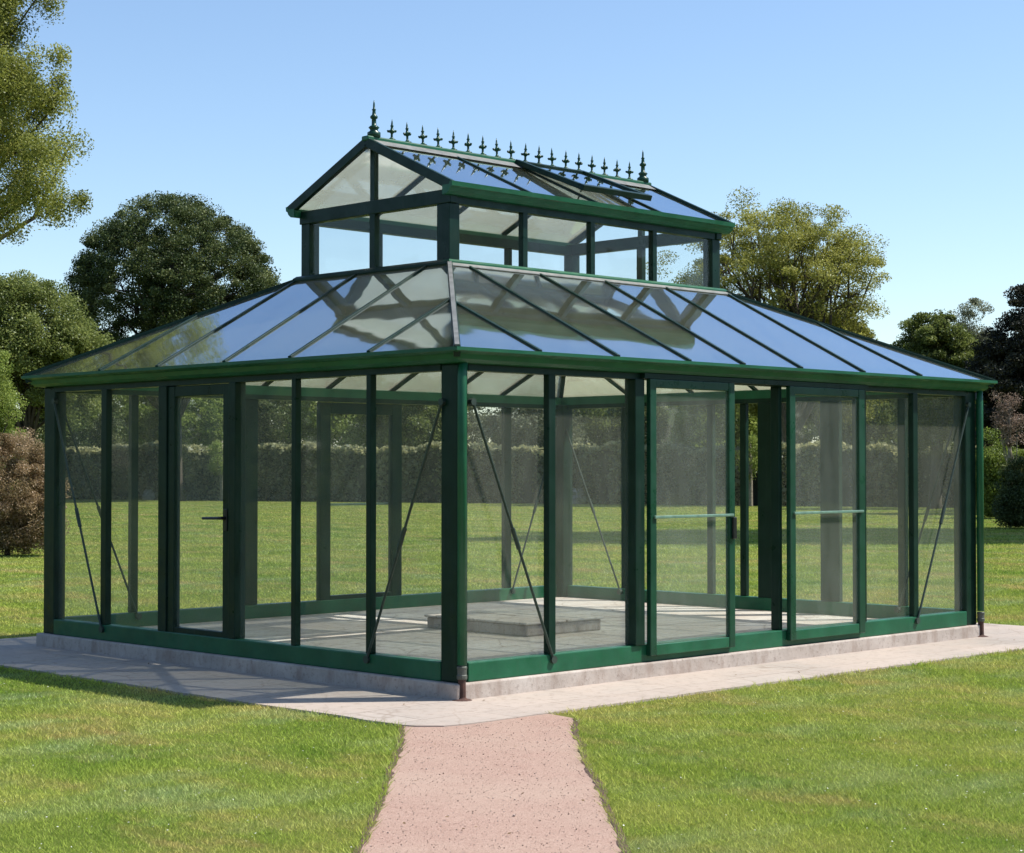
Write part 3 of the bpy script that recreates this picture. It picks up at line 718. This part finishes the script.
# right side
D = 82
tree('feathery_tree', 'airy yellow green tree with visible dark limbs right of the roof lantern', 'tree', at(785, D),
     [el(-35, D, 785, 196, 320, 70), el(25, D, 785, 200, 300, 62), el(65, D, 785, 250, 345, 40), el(-95, D, 785, 225, 345, 38), el(0, D, 785, 215, 345, 100), el(12, D, 785, 198, 290, 84)], 360, 100, .085, .68, L_yel, .34, .6, 0, .5, 90, 12, lean=(.5, 0), topz=9.5)
D = 88
tree('yellow_tree', 'low yellow green tree just under the feathery tree behind the right roof slope', 'tree', at(825, D),
     [el(0, D, 825, 303, 430, 55), el(-45, D, 825, 325, 430, 40)], 160, 220, .11, .8, L_yel, .2, .6, 0, .5, 30, 14, tonebias=-.08)
D = 74
tree('round_tree', 'round dark green tree above the right end of the eaves', 'tree', at(935, D),
     [el(0, D, 935, 308, 440, 40), el(22, D, 935, 335, 450, 36), el(-12, D, 935, 335, 450, 30)], 420, 140, .09, .5, L_mid, .25, .6, 0, .5, 30, 15, tonebias=-.05)
D = 84
tree('pale_tree', 'pale grey green wispy tree between the round tree and the darkest tree', 'tree', at(975, D),
     [el(0, D, 975, 298, 430, 30), el(12, D, 975, 330, 450, 30)], 200, 90, .08, .45, L_grey, .16, .6, 0, .35, 30, 16)
D = 66
tree('blackish_tree', 'darkest purplish tree at the right picture edge', 'tree', at(1035, D),
     [el(0, D, 1035, 285, 420, 42), el(-20, D, 1035, 330, 470, 48), el(20, D, 1035, 300, 450, 40)], 420, 150, .085, .5, L_purple, .25, .5, 0, .5, 30, 17)
D = 60
tree('light_bush', 'light green bush under the trees just right of the glasshouse corner', 'shrub', at(1000, D),
     [el(0, D, 1000, 432, 516, 24), el(-12, D, 1000, 450, 516, 20)], 90, 160, .06, .4, L_bright, .08, .7, 0, .4, 14, 18, tonebias=-.1)
tree('flowering_shrub', 'open shrub with pinkish brown twig tips at the right edge', 'shrub', at(1010, 56),
     [el(0, 56, 1010, 398, 450, 16), el(-12, 56, 1010, 392, 430, 8)], 26, 50, .05, .25, L_pink, .08, .8, 0, .2, 40, 19, bark='barkpale')
tree('dark_shrub', 'dark green spreading shrub at the right picture edge, nearest the lawn', 'shrub', at(1032, 50),
     [el(0, 50, 1032, 455, 532, 30), el(-12, 50, 1032, 485, 530, 18)], 140, 220, .055, .4, L_dark, .08, .6, 0, .45, 16, 20)
# trees beyond the hedge
far_l = [
 (-60, 100, 330, 60, L_mid, 'leftmost mid green tree beyond the hedge, seen at the picture edge'),
 (75, 104, 372, 46, L_dark, 'dark green tree beyond the hedge behind the far left window'),
 (130, 110, 378, 40, L_bright, 'fresh green tree beyond the hedge behind the second window from left'),
 (200, 108, 374, 44, L_bright, 'fresh green tree beyond the hedge behind the hinged door'),
 (262, 112, 370, 46, L_dark, 'dark tree beyond the hedge right of the hinged door'),
 (345, 106, 362, 50, L_bright, 'bright sunlit green tree beyond the hedge behind the left wall'),
 (415, 104, 380, 42, L_mid, 'mid green tree beyond the hedge behind the braced window left of the corner'),
 (452, 122, 372, 34, L_grey, 'greyish tree beyond the hedge directly behind the near corner post'),
 (530, 100, 395, 42, L_grey, 'grey green tree beyond the hedge right of the near corner'),
 (592, 104, 376, 40, L_mid, 'mid green tree beyond the hedge behind the far corner brace'),
 (655, 98, 372, 44, L_dark, 'dark tree beyond the hedge behind the left sliding door'),
 (712, 94, 366, 46, L_bright, 'fresh green tree beyond the hedge between the sliding doors'),
 (775, 96, 372, 44, L_dark, 'dark tree beyond the hedge behind the right sliding door'),
 (862, 92, 384, 44, L_mid, 'mid green tree beyond the hedge behind the second window from right'),
 (925, 94, 378, 40, L_mid, 'mid green tree beyond the hedge behind the rightmost window')]
for i, (u, D, vt, hw, mt, lb) in enumerate(far_l):
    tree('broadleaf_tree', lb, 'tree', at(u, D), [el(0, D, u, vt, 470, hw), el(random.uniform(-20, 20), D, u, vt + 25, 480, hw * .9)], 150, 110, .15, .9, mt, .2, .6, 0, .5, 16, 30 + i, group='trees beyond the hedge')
# understorey behind the hedge so no horizon shows
for i, (u, D) in enumerate([(-20, 84), (960, 80), (1040, 84), (1090, 76)]):
    tree('thicket_shrub', ['dark thicket shrub behind the coppery shrub at left', 'dark thicket shrub filling under the round tree', 'dark thicket shrub filling under the darkest tree', 'dark thicket shrub beyond the right picture edge'][i], 'shrub', at(u, D),
         [el(0, D, u, 395, 505, 60), el(20, D, u, 420, 505, 50)], 140, 170, .12, .8, L_dark, .12, .6, 0, .5, 10, 60 + i, group='thicket shrubs')

# clipped hedge across the end of the lawn
def hedge(p0, p1, h0_, h1_, th=1.6):
    p0, p1 = Vector(p0), Vector(p1); L = (p1 - p0).length; d = (p1 - p0).normalized(); nn = Vector((d.y, -d.x, 0))
    if nn.dot(FWD) > 0: nn = -nn
    root = empty('hedge', p0, 'long clipped brownish green hedge closing the far end of the lawn', 'hedge')
    m = 120; mb = MB(); vs = []
    for i in range(m + 1):
        t = i / m; h = h0_ + (h1_ - h0_) * t + .06 * math.sin(i * 1.3) + random.uniform(-.05, .05); c = p0.lerp(p1, t); b = random.uniform(-.08, .08)
        vs += [c + nn * (th / 2 - .15 + b), c - nn * (th / 2), c - nn * (th / 2) + Vector((0, 0, h - .15)), c + nn * (th / 2 - .15 + b) + Vector((0, 0, h - .15))]
    fs = []
    for i in range(m):
        for k in range(4): fs.append((i * 4 + k, i * 4 + (k + 1) % 4, (i + 1) * 4 + (k + 1) % 4, (i + 1) * 4 + k))
    fs += [(0, 1, 2, 3), (m * 4, m * 4 + 1, m * 4 + 2, m * 4 + 3)]
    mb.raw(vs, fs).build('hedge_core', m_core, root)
    n = 60000; t = RNG.random(n); h = h0_ + (h1_ - h0_) * t + .10 * np.sin(t * 160) + .12 * np.sin(t * 43 + 2); face = RNG.random(n)
    bulge = .16 * np.sin(t * 210 + 1) + .12 * np.sin(t * 97) + RNG.normal(0, .09, n)
    z = np.where(face < .62, RNG.random(n) * h, h + RNG.normal(0, .06, n) - .05)
    off = np.where(face < .62, th / 2 - .1 + bulge, (RNG.random(n) - .5) * th)
    P = np.array(p0)[None] * (1 - t)[:, None] + np.array(p1)[None] * t[:, None] + np.array(nn)[None] * off[:, None]; P[:, 2] = z
    tone = .4 + RNG.normal(0, .2, n) + .35 * (z > h * .93) + .12 * np.sin(t * 90) + .14 * np.sin(t * 37 + 1)  # leaves along the top toned lighter, painting in the sunlit upper edge
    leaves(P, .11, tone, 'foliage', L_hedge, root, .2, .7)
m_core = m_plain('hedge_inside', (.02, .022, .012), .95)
hedge(at(-90, 104), at(1010, 76), 2.75, 2.5)
# pale rocks along the hedge foot
def rock(u, D, r, hgt, label):
    p = at(u, D, -.03); rr = random.Random(int(u)); mb = MB(); pf = [(1.0, 0), (1.05, .3), (.85, .7), (.45, .95), (.05, 1.02)]
    mb.lathe((0, 0, 0), [(a_ * r, b_ * hgt) for a_, b_ in pf], 11)
    mb.v = [(x * (1 + rr.uniform(-.15, .15)) + 0, y * (1 + rr.uniform(-.15, .15)), z * (1 + rr.uniform(-.1, .1))) for x, y, z in mb.v]
    o = mb.build('rock', M['rock']); o.location = p; o.rotation_euler = (0, 0, rr.uniform(0, 6)); tag(o, label, 'rock', 'pale rocks along the foot of the hedge')
for u, r, h, lb in ((152, .45, .7, 'pale rock at the hedge foot seen through the second window from left'), (196, .5, .55, 'pale rock at the hedge foot seen through the hinged door'),
                  (262, .4, .9, 'pale rock at the hedge foot right of the hinged door'), (283, .6, .6, 'wide pale rock at the hedge foot beside the first mullion right of the door'),
                  (345, .35, .9, 'narrow pale rock at the hedge foot behind the middle of the left wall'), (405, .4, 1.0, 'pale rock at the hedge foot behind the left corner brace'), (428, .45, .9, 'pale rock at the hedge foot just left of the near corner post'),
                  (500, .5, .6, 'low pale rock at the hedge foot right of the near corner post'), (514, .55, 1.0, 'tall whitish rock at the hedge foot behind the window right of the corner'),
                  (580, .7, 1.0, 'rounded tan rock at the hedge foot beside the far corner post')):
    t_ = (u + 90) / 1100; rock(u, 104 + (76 - 104) * t_ - 2.2, r, h, lb)
# slim trees standing in front of the hedge
def slim(u, D, hgt, label, cr):
    p = at(u, D, -.03)
    tree('young_tree', label, 'tree', p, [((0, 0, hgt * .72), (cr, cr, hgt * .32))], 26, 60, .07, .35, L_bright, .11, .7, 0, .3, 10, int(u), group='slim young trees before the hedge', bark='barkpale', topz=hgt)
slim(222, 92, 3.0, 'slim pale stemmed tree before the hedge, right of the hinged door', .6)
slim(750, 79, 2.9, 'slim ivy clad stem before the hedge, seen in the open doorway', .7)
# trees outside the view whose shadows cross the lawn
for i, (lat, D, hgt, r) in enumerate([(21.0, 46, 29, 5.4), (28.5, 50, 18, 5.0), (32, 72, 20, 5.0)]):
    p = CAM + FWD * D + RGT * lat; p.z = 0
    tree('lime_tree', ['tall green tree standing outside the view, right of the lawn', 'second tall green tree outside the view, farther right', 'third tall green tree outside the view, deepest in the park'][i], 'tree', p,
         [((0, 0, hgt * .58), (r, r * .8, hgt * .40))], 420, 110, .26, 1.3, L_mid, .35, .6, 0, .15, 20, 90 + i, group='tall trees right of the lawn')

# far woodland round the park, beside and behind the camera (mirrored in the glass)
def woodland():
    n = 170000
    a0 = R_(YAW)
    th = a0 + R_(17.5) + RNG.random(n) * R_(325); k = (th * 23).astype(int)
    hh = 9 + 4 * np.sin(k * 1.7) + 3 * np.sin(th * 61); rr = 85 + 8 * np.sin(k * 2.3) + RNG.normal(0, 2.5, n)
    z = hh * RNG.random(n) ** .8
    P = np.c_[CAM.x + rr * np.cos(th), CAM.y + rr * np.sin(th), z]
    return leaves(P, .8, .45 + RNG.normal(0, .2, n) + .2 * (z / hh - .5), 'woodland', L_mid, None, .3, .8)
tag(woodland(), 'dense far woodland closing the park all round', 'woodland', kind='stuff')

# daisies and dry bits in the turf
def flecks(n, name, mat, r0, z, label, pathside=False):
    D = 6.6 * (30 / 6.6) ** RNG.random(n); lat = (RNG.random(n) - .5) * (.56 * D * 1.3)
    X = CAM.x + FWD.x * D + RGT.x * lat; Y = CAM.y + FWD.y * D + RGT.y * lat
    pv_ = (X > PX0) & (X < PX1) & (Y > PY0) & (Y < PY1); inside = (X > -.1) & (X < LX + .1) & (Y > -.1) & (Y < LY + .1)
    ok = (~pv_ & ~in_path(X, Y)) if not pathside else ((pv_ & ~inside) | in_path(X, Y))
    P = np.c_[X, Y, np.full(n, z)][ok]; P[:, 2] += RNG.uniform(0, .004, len(P))
    o = leaves(P, r0, RNG.random(len(P)), name, mat, None, 3.0, .7); tag(o, label, name, kind='stuff')
M['petal'] = m_plain('white_petal', (.75, .74, .68), .7)
flecks(1500, 'daisies', M['petal'], .005, .008, 'tiny white daisies scattered over the lawn')
flecks(500, 'litter', m_leaf('dry_leaf', (.10, .06, .03), (.20, .14, .07), (.30, .22, .12)), .010, .006, 'dry leaf bits and clippings scattered on path and paving', True)

# loose grit lying on the path
def grit():
    n = 9000; t = RNG.random(n) * 5.2; ac = RNG.random(n)
    i = np.interp(t, np.linspace(0, 16, len(PL)), np.arange(len(PL))).astype(int)
    P = PL[i] * (1 - ac)[:, None] + PR[i] * ac[:, None]; P = P + RNG.normal(0, .01, (n, 2)) + np.array([pd.x, pd.y]) * (RNG.random(n) * .06)[:, None]
    rad = RNG.gamma(1.6, .0007, n) + .0008
    o6 = np.array([[1, 0, 0], [0, 1, 0], [-1, 0, 0], [0, -1, 0], [0, 0, .7], [0, 0, -.7]], float)
    f8 = np.array([[0, 1, 4], [1, 2, 4], [2, 3, 4], [3, 0, 4], [1, 0, 5], [2, 1, 5], [3, 2, 5], [0, 3, 5]])
    V = o6[None] * rad[:, None, None] * RNG.uniform(.7, 1.3, (n, 6, 1)); V[:, :, 0] += P[:, 0:1]; V[:, :, 1] += P[:, 1:2]; V[:, :, 2] += -.007 + rad[:, None] * .4
    F = (f8[None] + (np.arange(n) * 6)[:, None, None]).reshape(-1, 3)
    m_ = m_leaf('grit_stone', (.26, .18, .14), (.44, .32, .26), (.64, .53, .46), .3, .02)
    return np_mesh('grit', V.reshape(-1, 3), F, m_, np.repeat(RNG.random(n), 6), k=3)
tag(grit(), 'loose pinkish grit strewn over the gravel path', 'grit', kind='stuff')
